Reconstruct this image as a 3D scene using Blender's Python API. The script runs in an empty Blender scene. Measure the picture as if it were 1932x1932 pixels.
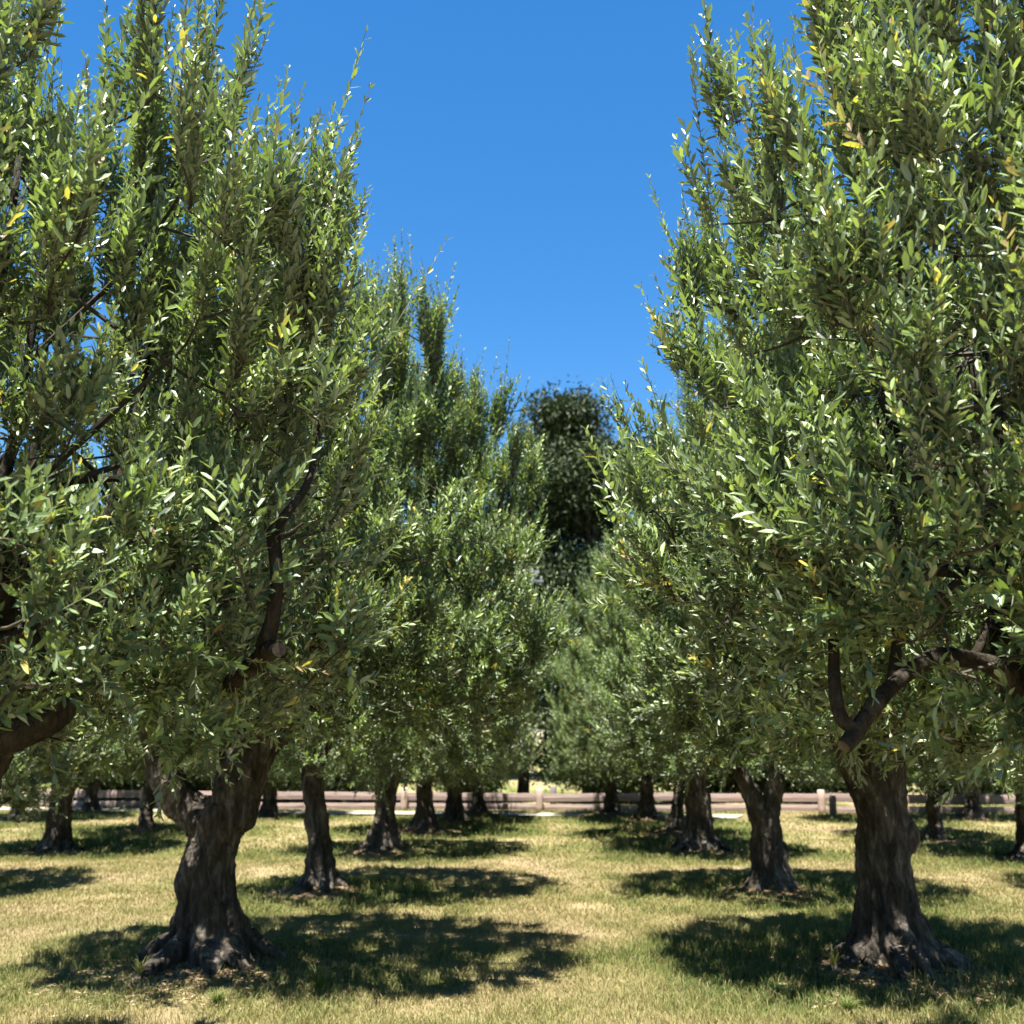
import bpy, math, random
import numpy as np
from mathutils import Vector

SEED = 7
rs = np.random.default_rng(SEED)
sc = bpy.context.scene
COL = sc.collection
PI = math.pi

# ------------------------------------------------------------------ camera
CAM_H = 1.5
PITCH = math.radians(12.8)
FPX = 1907.0            # focal length in pixels of a 1932 px wide picture
cam_d = bpy.data.cameras.new('camera')
cam = bpy.data.objects.new('camera', cam_d)
COL.objects.link(cam)
cam.location = (0, 0, CAM_H)
cam.rotation_euler = (PI / 2 + PITCH, 0, 0)
cam_d.sensor_width = 36
cam_d.lens = 36 * FPX / 1932
cam_d.clip_end = 3000
cam_d.clip_start = 0.05
cam_d.dof.use_dof = True
cam_d.dof.focus_distance = 3.7
cam_d.dof.aperture_fstop = 3.6
sc.camera = cam


def at(px, py, Y):
    """point at ground distance Y seen at (px, py) of the 1932 px photograph"""
    a = (px - 966) / FPX
    b = (966 - py) / FPX
    c, s = math.cos(PITCH), math.sin(PITCH)
    dy, dz, dx = c - b * s, s + b * c, a
    k = Y / dy
    return np.array([dx * k, Y, CAM_H + dz * k])


# ------------------------------------------------------------------ noise
def _hash(ix, iy, iz, seed):
    with np.errstate(over='ignore'):
        h = (ix.astype(np.uint32) * np.uint32(374761393) + iy.astype(np.uint32) * np.uint32(668265263)
             + iz.astype(np.uint32) * np.uint32(2147483647) + np.uint32(seed * 144665 + 977))
        h = (h ^ (h >> np.uint32(13))) * np.uint32(1274126177)
        h = h ^ (h >> np.uint32(16))
    return (h & np.uint32(0xFFFFFF)).astype(np.float64) / 0xFFFFFF * 2 - 1


def vnoise(p, seed=0):
    p = np.asarray(p, float)
    i = np.floor(p).astype(np.int64)
    f = p - i
    u = f * f * (3 - 2 * f)
    out = 0
    for dx in (0, 1):
        for dy in (0, 1):
            for dz in (0, 1):
                w = (u[:, 0] if dx else 1 - u[:, 0]) * (u[:, 1] if dy else 1 - u[:, 1]) * (u[:, 2] if dz else 1 - u[:, 2])
                out = out + w * _hash(i[:, 0] + dx, i[:, 1] + dy, i[:, 2] + dz, seed)
    return out


def fbm(p, seed=0, octv=3):
    a, s, t = 1.0, 0, 0
    p = np.asarray(p, float)
    for k in range(octv):
        s = s + a * vnoise(p, seed + k)
        t += a
        p = p * 2.03
        a *= 0.5
    return s / t


# ------------------------------------------------------------------ mesh helpers
def tri_mesh(name, V, F, mat_index=None, attrs=None, smooth=False):
    """V (n,3), F (m,3) -> mesh"""
    V = np.asarray(V, np.float32)
    F = np.asarray(F, np.int32)
    me = bpy.data.meshes.new(name)
    k = F.shape[1]
    me.vertices.add(len(V))
    me.vertices.foreach_set('co', V.ravel())
    me.loops.add(F.size)
    me.loops.foreach_set('vertex_index', F.ravel())
    me.polygons.add(len(F))
    me.polygons.foreach_set('loop_start', np.arange(0, F.size, k, dtype=np.int32))
    me.polygons.foreach_set('loop_total', np.full(len(F), k, np.int32))
    if mat_index is not None:
        me.polygons.foreach_set('material_index', np.asarray(mat_index, np.int32))
    me.polygons.foreach_set('use_smooth', np.full(len(F), smooth, bool))
    for an, (dom, arr) in (attrs or {}).items():
        at_ = me.attributes.new(an, 'FLOAT', dom)
        at_.data.foreach_set('value', np.asarray(arr, np.float32))
    me.update(calc_edges=True)
    me.validate()
    return me


def link(name, me, parent=None, mats=()):
    o = bpy.data.objects.new(name, me)
    COL.objects.link(o)
    if parent is not None:
        o.parent = parent
    for m in mats:
        if m.name not in [x.name for x in me.materials if x]:
            me.materials.append(m)
    return o


def tag(o, label=None, cat=None, group=None, kind=None):
    if label: o['label'] = label
    if cat: o['category'] = cat
    if group: o['group'] = group
    if kind: o['kind'] = kind
    return o


def empty(name, loc, rz=0):
    o = bpy.data.objects.new(name, None)
    COL.objects.link(o)
    o.location = loc
    o.rotation_euler = (0, 0, rz)
    o.empty_display_size = 0.2
    return o


def smooth_path(pts, rad, n):
    """Catmull-Rom resample of a polyline with radii"""
    pts = np.asarray(pts, float)
    rad = np.asarray(rad, float)
    m = len(pts)
    ext = np.vstack([2 * pts[0] - pts[1], pts, 2 * pts[-1] - pts[-2]])
    t = np.linspace(0, m - 1 - 1e-6, n)
    i = np.floor(t).astype(int)
    f = (t - i)[:, None]
    p0, p1, p2, p3 = ext[i], ext[i + 1], ext[i + 2], ext[i + 3]
    q = 0.5 * (2 * p1 + (p2 - p0) * f + (2 * p0 - 5 * p1 + 4 * p2 - p3) * f ** 2 + (3 * p1 - p0 - 3 * p2 + p3) * f ** 3)
    r = np.interp(t, np.arange(m), rad)
    return q, r


def tube(P, R, sides=8, caps=True):
    P = np.asarray(P, float)
    R = np.asarray(R, float)
    n = len(P)
    T = np.gradient(P, axis=0)
    T /= np.linalg.norm(T, axis=1)[:, None] + 1e-9
    a = np.array([1.0, 0, 0]) if abs(T[0, 0]) < 0.8 else np.array([0, 1.0, 0])
    N = np.zeros_like(P)
    for i in range(n):
        a = a - T[i] * a.dot(T[i])
        a /= np.linalg.norm(a) + 1e-9
        N[i] = a
    B = np.cross(T, N)
    th = np.arange(sides) / sides * 2 * PI
    V = P[:, None] + R[:, None, None] * (np.cos(th)[None, :, None] * N[:, None] + np.sin(th)[None, :, None] * B[:, None])
    V = V.reshape(-1, 3)
    F = []
    i = np.arange(n - 1)[:, None] * sides
    j = np.arange(sides)[None]
    j2 = (j + 1) % sides
    a_, b_, c_, d_ = (i + j).ravel(), (i + j2).ravel(), (i + sides + j2).ravel(), (i + sides + j).ravel()
    F = np.concatenate([np.stack([a_, b_, c_], 1), np.stack([a_, c_, d_], 1)])
    if caps:
        V = np.vstack([V, P[0], P[-1]])
        k = len(V)
        jj = np.arange(sides)
        F = np.vstack([F, np.stack([(jj + 1) % sides, jj, np.full(sides, k - 2)], 1),
                       np.stack([(n - 1) * sides + jj, (n - 1) * sides + (jj + 1) % sides, np.full(sides, k - 1)], 1)])
    return V, F


class MB:
    def __init__(s):
        s.V, s.F, s.M, s.A, s.n = [], [], [], [], 0

    def add(s, V, F, m=0, tone=0.5):
        s.V.append(np.asarray(V, float))
        s.F.append(np.asarray(F) + s.n)
        s.M.append(np.full(len(F), m))
        s.A.append(np.broadcast_to(np.asarray(tone, float), (len(F),)))
        s.n += len(V)
        return s

    def box(s, c, d, m=0, rz=0, jit=0):
        c = np.asarray(c, float)
        h = np.asarray(d, float) / 2
        v = np.array([[x, y, z] for x in (-1, 1) for y in (-1, 1) for z in (-1, 1)], float) * h
        if rz:
            cs, sn = math.cos(rz), math.sin(rz)
            v = v @ np.array([[cs, sn, 0], [-sn, cs, 0], [0, 0, 1]])
        f = np.array([[0, 1, 3], [0, 3, 2], [4, 6, 7], [4, 7, 5], [0, 4, 5], [0, 5, 1], [2, 3, 7], [2, 7, 6], [0, 2, 6], [0, 6, 4], [1, 5, 7], [1, 7, 3]])
        return s.add(v + c, f, m)

    def tube(s, P, R, sides=8, m=0, tone=0.5):
        V, F = tube(P, R, sides)
        return s.add(V, F, m, tone)

    def mesh(s, name, smooth=False):
        return tri_mesh(name, np.vstack(s.V), np.vstack(s.F), np.concatenate(s.M), {'tone': ('FACE', np.concatenate(s.A))}, smooth)

    def build(s, name, mats, parent=None, smooth=False):
        if not isinstance(mats, (list, tuple)): mats = [mats]
        return link(name, s.mesh(name, smooth), parent, mats)


# ------------------------------------------------------------------ materials
def new_mat(name):
    m = bpy.data.materials.new(name)
    m.use_nodes = True
    nt = m.node_tree
    nt.nodes.clear()
    out = nt.nodes.new('ShaderNodeOutputMaterial')
    return m, nt, out


def nd(nt, t, **kw):
    n = nt.nodes.new(t)
    for k, v in kw.items():
        setattr(n, k, v)
    return n


ALB = 0.46      # real-world base colours: the stops below are written for a brighter exposure


def ramp(nt, stops, fac, interp='LINEAR', k=ALB):
    r = nd(nt, 'ShaderNodeValToRGB')
    r.color_ramp.interpolation = interp
    el = r.color_ramp.elements
    while len(el) < len(stops):
        el.new(0.5)
    for e, (p, c) in zip(el, stops):
        e.position = p
        e.color = (c[0] * k, c[1] * k, c[2] * k, 1)
    nt.links.new(fac, r.inputs[0])
    return r.outputs[0]


def principled(nt, out, rough=0.6, spec=0.3):
    p = nd(nt, 'ShaderNodeBsdfPrincipled')
    p.inputs['Roughness'].default_value = rough
    p.inputs['Specular IOR Level'].default_value = spec
    nt.links.new(p.outputs[0], out.inputs[0])
    return p


def leaf_material(name, stops, back, trans, tmix=0.25, rough=0.4, spec=0.5, k=ALB):
    m, nt, out = new_mat(name)
    p = principled(nt, out, rough, spec)
    atn = nd(nt, 'ShaderNodeAttribute', attribute_name='tone')
    col = ramp(nt, stops, atn.outputs['Fac'], k=k)
    geo = nd(nt, 'ShaderNodeNewGeometry')
    # the under side of a leaf is felted and pale
    mixb = nd(nt, 'ShaderNodeMix', data_type='RGBA')
    backc = nd(nt, 'ShaderNodeMix', data_type='RGBA')
    backc.inputs[0].default_value = 0.62
    nt.links.new(col, backc.inputs[6])
    backc.inputs[7].default_value = (back[0] * k, back[1] * k, back[2] * k, 1)
    nt.links.new(geo.outputs['Backfacing'], mixb.inputs[0])
    nt.links.new(col, mixb.inputs[6])
    nt.links.new(backc.outputs[2], mixb.inputs[7])
    nt.links.new(mixb.outputs[2], p.inputs['Base Color'])
    tr = nd(nt, 'ShaderNodeBsdfTranslucent')
    tm = nd(nt, 'ShaderNodeMix', data_type='RGBA', blend_type='MULTIPLY')
    tm.inputs[0].default_value = 1
    nt.links.new(col, tm.inputs[6])
    tm.inputs[7].default_value = (*trans, 1)
    nt.links.new(tm.outputs[2], tr.inputs[0])
    ms = nd(nt, 'ShaderNodeMixShader')
    ms.inputs[0].default_value = tmix
    nt.links.new(p.outputs[0], ms.inputs[1])
    nt.links.new(tr.outputs[0], ms.inputs[2])
    nt.links.new(ms.outputs[0], out.inputs[0])
    return m


OLIVE = [(0.0, (0.040, 0.066, 0.024)), (0.35, (0.095, 0.142, 0.052)), (0.75, (0.210, 0.280, 0.100)), (0.93, (0.35, 0.45, 0.155)),
         (0.945, (0.20, 0.14, 0.06)), (0.965, (0.28, 0.20, 0.08)), (0.975, (0.46, 0.42, 0.09)), (1.0, (0.62, 0.50, 0.11))]
M_leaf = leaf_material('olive_leaf', OLIVE, (0.34, 0.38, 0.28), (1.4, 1.5, 0.55), 0.24, 0.44, 0.36, 0.92)
BROAD = [(0.0, (0.05, 0.08, 0.03)), (0.6, (0.11, 0.16, 0.055)), (1.0, (0.20, 0.26, 0.09))]
M_broad = leaf_material('broad_leaf', BROAD, (0.09, 0.13, 0.05), (1.6, 1.9, 0.7), 0.25, 0.45, 0.4)
PINE = [(0.0, (0.035, 0.055, 0.02)), (0.6, (0.09, 0.13, 0.045)), (1.0, (0.18, 0.23, 0.08))]
M_pine = leaf_material('pine_needle', PINE, (0.02, 0.035, 0.015), (1.2, 1.4, 0.7), 0.1, 0.6, 0.2)
STRAW = [(0.0, (0.52, 0.41, 0.20)), (0.28, (0.60, 0.51, 0.24)), (0.5, (0.42, 0.43, 0.15)), (0.75, (0.17, 0.27, 0.065)), (1.0, (0.075, 0.165, 0.03))]
M_grass = leaf_material('grass_blade', STRAW, (0.33, 0.33, 0.12), (1.2, 1.25, 0.7), 0.3, 0.6, 0.12)
LITTER = [(0.0, (0.30, 0.19, 0.11)), (0.5, (0.52, 0.38, 0.22)), (1.0, (0.66, 0.52, 0.32))]
M_litter = leaf_material('dry_leaf', LITTER, (0.42, 0.32, 0.18), (1, 0.9, 0.6), 0.1, 0.6, 0.2)


def bark_material(name, dark, mid, pale, scale=1.0, stretch=0.3, bump=1.0):
    m, nt, out = new_mat(name)
    p = principled(nt, out, 0.85, 0.1)
    tc = nd(nt, 'ShaderNodeTexCoord')
    mp = nd(nt, 'ShaderNodeMapping')
    mp.inputs['Scale'].default_value = (scale, scale, scale * stretch)
    nt.links.new(tc.outputs['Object'], mp.inputs[0])
    n1 = nd(nt, 'ShaderNodeTexNoise')
    n1.inputs['Scale'].default_value = 16
    n1.inputs['Detail'].default_value = 8
    n1.inputs['Roughness'].default_value = 0.65
    n1.inputs['Distortion'].default_value = 0.5
    nt.links.new(mp.outputs[0], n1.inputs[0])
    n2 = nd(nt, 'ShaderNodeTexNoise')
    n2.inputs['Scale'].default_value = 3.5
    n2.inputs['Detail'].default_value = 4
    nt.links.new(tc.outputs['Object'], n2.inputs[0])
    v = nd(nt, 'ShaderNodeTexVoronoi', feature='DISTANCE_TO_EDGE')
    v.inputs['Scale'].default_value = 26
    wv = nd(nt, 'ShaderNodeMix', data_type='VECTOR')
    wv.inputs[0].default_value = 0.06
    nt.links.new(mp.outputs[0], wv.inputs[4])
    nt.links.new(n1.outputs['Color'], wv.inputs[5])
    nt.links.new(wv.outputs[1], v.inputs['Vector'])
    ad = nd(nt, 'ShaderNodeMath', operation='MULTIPLY_ADD')
    nt.links.new(n2.outputs[0], ad.inputs[0])
    ad.inputs[1].default_value = 0.45
    sb = nd(nt, 'ShaderNodeMath', operation='MULTIPLY_ADD')
    nt.links.new(n1.outputs[0], sb.inputs[0])
    sb.inputs[1].default_value = 0.9
    sb.inputs[2].default_value = -0.19
    nt.links.new(sb.outputs[0], ad.inputs[2])
    col = ramp(nt, [(0.3, dark), (0.5, mid), (0.72, pale)], ad.outputs[0])
    nt.links.new(col, p.inputs['Base Color'])
    b = nd(nt, 'ShaderNodeBump')
    b.inputs['Strength'].default_value = bump
    b.inputs['Distance'].default_value = 0.03
    hs = nd(nt, 'ShaderNodeMath', operation='MULTIPLY_ADD')
    vm = nd(nt, 'ShaderNodeMath', operation='MINIMUM')
    nt.links.new(v.outputs[0], vm.inputs[0])
    vm.inputs[1].default_value = 0.22
    nt.links.new(vm.outputs[0], hs.inputs[0])
    hs.inputs[1].default_value = 2.0
    nt.links.new(n1.outputs[0], hs.inputs[2])
    nt.links.new(hs.outputs[0], b.inputs['Height'])
    nt.links.new(b.outputs[0], p.inputs['Normal'])
    return m


M_bark = bark_material('olive_bark', (0.045, 0.038, 0.030), (0.155, 0.133, 0.106), (0.50, 0.44, 0.36))
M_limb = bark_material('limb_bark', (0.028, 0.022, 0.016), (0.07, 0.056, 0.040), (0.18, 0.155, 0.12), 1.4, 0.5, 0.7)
M_cut = bark_material('sawn_wood_end', (0.07, 0.055, 0.045), (0.15, 0.12, 0.09), (0.26, 0.21, 0.16), 2.0, 1.0, 0.2)


def simple_mat(name, c1, c2, scale=4, rough=0.8, spec=0.2, bump=0.0, stretch=(1, 1, 1)):
    m, nt, out = new_mat(name)
    p = principled(nt, out, rough, spec)
    tc = nd(nt, 'ShaderNodeTexCoord')
    mp = nd(nt, 'ShaderNodeMapping')
    mp.inputs['Scale'].default_value = stretch
    nt.links.new(tc.outputs['Object'], mp.inputs[0])
    n = nd(nt, 'ShaderNodeTexNoise')
    n.inputs['Scale'].default_value = scale
    n.inputs['Detail'].default_value = 6
    nt.links.new(mp.outputs[0], n.inputs[0])
    c = ramp(nt, [(0.3, c1), (0.7, c2)], n.outputs[0])
    nt.links.new(c, p.inputs['Base Color'])
    if bump:
        b = nd(nt, 'ShaderNodeBump')
        b.inputs['Strength'].default_value = bump
        b.inputs['Distance'].default_value = 0.01
        nt.links.new(n.outputs[0], b.inputs['Height'])
        nt.links.new(b.outputs[0], p.inputs['Normal'])
    return m


M_twig = simple_mat('twig_bark', (0.055, 0.046, 0.033), (0.14, 0.12, 0.088), 30)
M_stem = simple_mat('young_stem', (0.20, 0.20, 0.125), (0.31, 0.31, 0.20), 20)
M_fence = simple_mat('weathered_timber', (0.56, 0.41, 0.37), (0.76, 0.58, 0.52), 5, 0.85, 0.15, 0.4, (0.6, 6, 6))
M_post = simple_mat('post_timber', (0.66, 0.49, 0.39), (0.82, 0.63, 0.52), 6, 0.85, 0.15, 0.3, (5, 5, 0.6))
M_greypost = simple_mat('grey_timber', (0.30, 0.27, 0.25), (0.42, 0.38, 0.36), 6, 0.85, 0.15, 0.3, (5, 5, 0.6))
M_gravel = simple_mat('pale_gravel', (0.52, 0.46, 0.34), (0.66, 0.60, 0.47), 25, 0.9, 0.1, 0.5)
M_tyre = simple_mat('rubber', (0.015, 0.015, 0.015), (0.025, 0.025, 0.025), 8, 0.8, 0.2)
M_pole = simple_mat('pole_timber', (0.22, 0.18, 0.17), (0.32, 0.28, 0.27), 6, 0.85, 0.15, 0.2, (5, 5, 0.6))
M_metal = simple_mat('galvanised_steel', (0.42, 0.42, 0.44), (0.55, 0.55, 0.57), 8, 0.45, 0.5)
M_ceramic = simple_mat('glazed_ceramic', (0.55, 0.55, 0.54), (0.65, 0.65, 0.64), 8, 0.3, 0.5)

# ------------------------------------------------------------------ ground
TREES = [  # name key, x, y
    ('A0', -2.15, 3.75), ('B0', 2.60, 3.65), ('A1', -2.06, 7.34), ('B1', 2.56, 7.28), ('A2', -1.94, 10.75), ('B2', 2.60, 10.70),
    ('A3', -1.76, 14.50), ('B3', 2.61, 14.70), ('A4', -1.48, 17.85), ('B4', 2.72, 17.3), ('A5', -1.10, 19.9), ('B5', 2.60, 20.2),
    ('A6', -0.70, 21.7), ('B6', 2.06, 21.7),
    ('L2', -6.45, 10.9), ('L3', -6.46, 15.05), ('L4', -6.35, 18.3), ('L5', -5.0, 21.6), ('L5b', -9.95, 21.2), ('L6', -9.3, 23.2), ('L3b', -10.6, 14.6),
    ('R2', 7.0, 10.9), ('R3', 6.95, 14.15), ('R4', 6.65, 16.6), ('R5', 7.3, 20.6), ('R6', 9.3, 21.2), ('R5b', 11.2, 19.4)]
TXY = {k: (x, y) for k, x, y in TREES}


def greenness(x, y):
    p = np.stack([x, y, np.zeros_like(x)], 1)
    n = fbm(p * 0.55, 11, 3) * 0.42 + fbm(p * 2.6, 31, 3) * 0.42
    g = np.zeros_like(x)
    for k, tx, ty in TREES:                # watered ring round every trunk: greener there
        d = np.hypot((x - tx) / 1.75, (y - ty - 0.1) / 1.45)
        g = np.maximum(g, np.clip(1.35 - d, 0, 1))
    return np.clip(0.22 + 0.70 * g + n * 0.95 + 0.08 * np.clip((y - 11) / 6, 0, 1) + 0.2 * np.clip((y - 24) / 3, 0, 1), 0, 1)


def litter(x, y):
    l = np.zeros_like(x)
    p = np.stack([x, y, np.zeros_like(x)], 1)
    n = fbm(p * 2.2, 71, 3)
    for k, tx, ty in TREES:
        d = np.hypot(x - tx, y - ty + 0.15)
        l = np.maximum(l, np.clip((0.66 + 0.35 * n - d) / 0.35, 0, 1))
    return l


def ground_z(x, y):
    p = np.stack([x, y, np.zeros_like(x)], 1)
    z = 0.025 * fbm(p * 0.35, 5, 2) + 0.012 * fbm(p * 1.7, 9, 2)
    for k, tx, ty in TREES[:14]:
        d2 = (x - tx) ** 2 + (y - ty) ** 2
        z = z + 0.10 * np.exp(-d2 / (2 * 0.36 ** 2))
    far = np.clip((np.hypot(x, y - 12) - 14) / 6, 0, 1)
    return z * (1 - far)


def axis(lo, hi, step, far):
    a = list(np.arange(lo, hi + 1e-6, step))
    s, v = step, hi
    while v < far:
        s *= 1.5
        v += s
        a.append(v)
    s, v = step, lo
    while v > -far:
        s *= 1.5
        v -= s
        a.insert(0, v)
    return np.array(a)


gx = axis(-14, 14, 0.11, 900)
gy = axis(0, 27, 0.11, 900)
X, Y = np.meshgrid(gx, gy)
x, y = X.ravel(), Y.ravel()
V = np.stack([x, y, ground_z(x, y)], 1)
nx, ny = len(gx), len(gy)
i = (np.arange(ny - 1)[:, None] * nx + np.arange(nx - 1)[None]).ravel()
F = np.stack([i, i + 1, i + nx + 1, i + nx], 1)
me = tri_mesh('ground', V, F, None, {'green': ('POINT', greenness(x, y)), 'litter': ('POINT', litter(x, y))}, True)

M_ground, nt, out = new_mat('dry_lawn')
p = principled(nt, out, 0.95, 0.1)
tc = nd(nt, 'ShaderNodeTexCoord')
n1 = nd(nt, 'ShaderNodeTexNoise'); n1.inputs['Scale'].default_value = 55; n1.inputs['Detail'].default_value = 6; n1.inputs['Roughness'].default_value = 0.75
nt.links.new(tc.outputs['Object'], n1.inputs[0])
ga = nd(nt, 'ShaderNodeAttribute', attribute_name='green')
la = nd(nt, 'ShaderNodeAttribute', attribute_name='litter')
ad = nd(nt, 'ShaderNodeMath', operation='MULTIPLY_ADD')
nt.links.new(n1.outputs[0], ad.inputs[0]); ad.inputs[1].default_value = 0.5
sb = nd(nt, 'ShaderNodeMath', operation='SUBTRACT'); nt.links.new(ga.outputs['Fac'], sb.inputs[0]); sb.inputs[1].default_value = 0.25
nt.links.new(sb.outputs[0], ad.inputs[2])
c1 = ramp(nt, [(0.05, (0.50, 0.39, 0.22)), (0.35, (0.46, 0.39, 0.19)), (0.6, (0.22, 0.24, 0.07)), (0.95, (0.07, 0.12, 0.025))], ad.outputs[0])
c2 = ramp(nt, [(0.35, (0.15, 0.095, 0.055)), (0.62, (0.40, 0.28, 0.15))], n1.outputs[0])
mx = nd(nt, 'ShaderNodeMix', data_type='RGBA')
nt.links.new(la.outputs['Fac'], mx.inputs[0]); nt.links.new(c1, mx.inputs[6]); nt.links.new(c2, mx.inputs[7])
nt.links.new(mx.outputs[2], p.inputs['Base Color'])
bp = nd(nt, 'ShaderNodeBump'); bp.inputs['Strength'].default_value = 0.8; bp.inputs['Distance'].default_value = 0.03
nt.links.new(n1.outputs[0], bp.inputs['Height']); nt.links.new(bp.outputs[0], p.inputs['Normal'])
g = link('ground', me, None, [M_ground])
tag(g, kind='structure')


# gravel path in front of the fence, road behind it
def strip(name, pts_near, pts_far, z, mat, n=60, wob=0.12, seed=3):
    a, b = np.asarray(pts_near, float), np.asarray(pts_far, float)
    t = np.linspace(0, 1, n)[:, None]
    A = a[0] + (a[1] - a[0]) * t
    B = b[0] + (b[1] - b[0]) * t
    q = np.stack([t[:, 0] * 30, t[:, 0] * 0, t[:, 0] * 0], 1)
    A[:, 1] += wob * fbm(q, seed); B[:, 1] += wob * fbm(q, seed + 9)
    V = np.vstack([np.c_[A, np.full(n, z)], np.c_[B, np.full(n, z)]])
    k = np.arange(n - 1)
    return link(name, tri_mesh(name, V, np.stack([k, k + 1, n + k + 1, n + k], 1)), None, [mat])


tag(strip('gravel_path', [(-16, 24.0), (4.4, 20.75)], [(-16, 24.9), (4.8, 21.75)], 0.03, M_gravel), kind='structure')


# ------------------------------------------------------------------ grass blades
def blades(name, n, xr, yr, hmin, hmax, w, seed, dens=None):
    r = np.random.default_rng(seed)
    yy = r.uniform(yr[0], yr[1], n)
    half = np.minimum(xr, 0.56 * yy + 0.8)
    xx = r.uniform(-1, 1, n) * half
    gr = greenness(xx, yy)
    li = litter(xx, yy)
    bare = np.clip((fbm(np.stack([xx * 1.4, yy * 1.4, xx * 0], 1), 57, 3) - .22) * 4, 0, .85) * (1 - gr)
    keep = r.random(n) > np.maximum(li * 0.93, bare)
    for k, tx, ty in TREES:
        keep &= np.hypot(xx - tx, yy - ty) > 0.24
    pth = 24.0 - (xx + 16) / 20.4 * 3.25
    keep &= ~((yy > pth) & (yy < pth + 0.95) & (xx < 4.4))
    xx, yy, gr = xx[keep], yy[keep], gr[keep]
    n = len(xx)
    # clumps: taller where green
    cl = fbm(np.stack([xx * 3.1, yy * 3.1, xx * 0], 1), 91, 2)
    h = (r.uniform(hmin, hmax, n)) * (0.55 + 0.75 * gr) * (1 + 0.5 * cl)
    th = r.uniform(0, 2 * PI, n)
    lean = r.uniform(0.15, 1.0, n) * h * (1.15 - 0.35 * gr)
    la = r.uniform(0, 2 * PI, n)
    ww = w * r.uniform(0.6, 1.3, n)
    z0 = ground_z(xx, yy) - 0.004
    b = np.stack([xx, yy, z0], 1)
    side = np.stack([np.cos(th), np.sin(th), np.zeros(n)], 1) * ww[:, None]
    ln = np.stack([np.cos(la), np.sin(la), np.zeros(n)], 1) * lean[:, None]
    up = np.stack([np.zeros(n), np.zeros(n), h], 1)
    v0 = b - side; v1 = b + side
    v2 = b + ln * 0.35 + up * 0.6 + side * 0.8; v3 = b + ln * 0.35 + up * 0.6 - side * 0.8
    v4 = b + ln + up * 0.92
    V = np.stack([v0, v1, v2, v3, v4], 1).reshape(-1, 3)
    k = np.arange(n)[:, None] * 5
    F = np.stack([k + [0, 1, 2], k + [0, 2, 3], k + [3, 2, 4]], 1).reshape(-1, 3)
    tone = np.clip(gr * 0.95 + r.normal(0, 0.17, n), 0, 1)
    dry = r.random(n) < 0.30
    tone[dry] *= 0.3
    return V, F, np.repeat(tone, 3)


def join(parts):
    Vs, Fs, As, o = [], [], [], 0
    for V, F, A in parts:
        Vs.append(V); Fs.append(F + o); As.append(A); o += len(V)
    return np.vstack(Vs), np.vstack(Fs), np.concatenate(As)


V, F, A = join([blades('g', 260000, 9, (4.6, 9.5), 0.024, 0.075, 0.0021, 1),
                blades('g', 170000, 9.5, (9.5, 14.5), 0.025, 0.07, 0.0034, 2),
                blades('g', 120000, 13.5, (14.5, 25.5), 0.03, 0.075, 0.006, 3)])
go = link('grass', tri_mesh('grass', V, F, None, {'tone': ('FACE', A)}), None, [M_grass])
tag(go, 'short lawn grass, straw coloured between the rows and green around the trunks', 'grass', kind='stuff')

# dry leaf litter round the trunks
n = 34000
r = np.random.default_rng(5)
ti = r.integers(0, 14, n)
ti = np.where(r.random(n) < 0.75, r.integers(2, 4, n), ti)
ang, rad = r.uniform(0, 2 * PI, n), np.abs(r.normal(0, 0.42, n)) + 0.15
tx = np.array([t[1] for t in TREES])[ti] + np.cos(ang) * rad
ty = np.array([t[2] for t in TREES])[ti] + np.sin(ang) * rad
dirs = np.stack([np.cos(r.uniform(0, 7, n)), np.sin(r.uniform(0, 7, n)), r.normal(0, 0.15, n)], 1)
sd = np.cross(dirs, [0, 0, 1.0]) + np.stack([np.zeros(n), np.zeros(n), r.normal(0, 0.5, n)], 1)
sd /= np.linalg.norm(sd, axis=1)[:, None]
b = np.stack([tx, ty, ground_z(tx, ty) + r.uniform(0.004, 0.018, n)], 1)
ll = r.uniform(0.03, 0.06, n)[:, None]
V = np.stack([b - dirs * ll * .5, b + sd * ll * .13, b + dirs * ll * .5, b - sd * ll * .13], 1).reshape(-1, 3)
k = np.arange(n)[:, None] * 4
F = np.stack([k + [0, 1, 2], k + [0, 2, 3]], 1).reshape(-1, 3)
lo = link('leaf_litter', tri_mesh('leaf_litter', V, F, None, {'tone': ('FACE', np.repeat(r.random(n), 2))}), None, [M_litter])
tag(lo, 'tan fallen leaves scattered over the ground at the foot of the trunks', 'leaf litter', kind='stuff')

# ------------------------------------------------------------------ olive leaves
# hi: eight vertices with a midrib, fold and bend; length 1 along +Y, width along X, upper side +Z
LV_HI = np.array([[0, 0, 0], [-.088, .24, .018], [0, .22, -.008], [.088, .24, .018], [-.096, .70, .006], [0, .70, -.022], [.096, .70, .006], [0, 1, -.05]])
LF_HI = np.array([[0, 2, 1], [0, 3, 2], [1, 2, 5], [1, 5, 4], [2, 3, 6], [2, 6, 5], [4, 5, 7], [5, 6, 7]])
LV_LO = np.array([[0, 0, 0], [-.115, .55, .02], [0, 1, -.03], [.115, .55, .02]])
LF_LO = np.array([[0, 2, 1], [0, 3, 2]])


def norm(a):
    return a / (np.linalg.norm(a, axis=-1, keepdims=True) + 1e-9)


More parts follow.
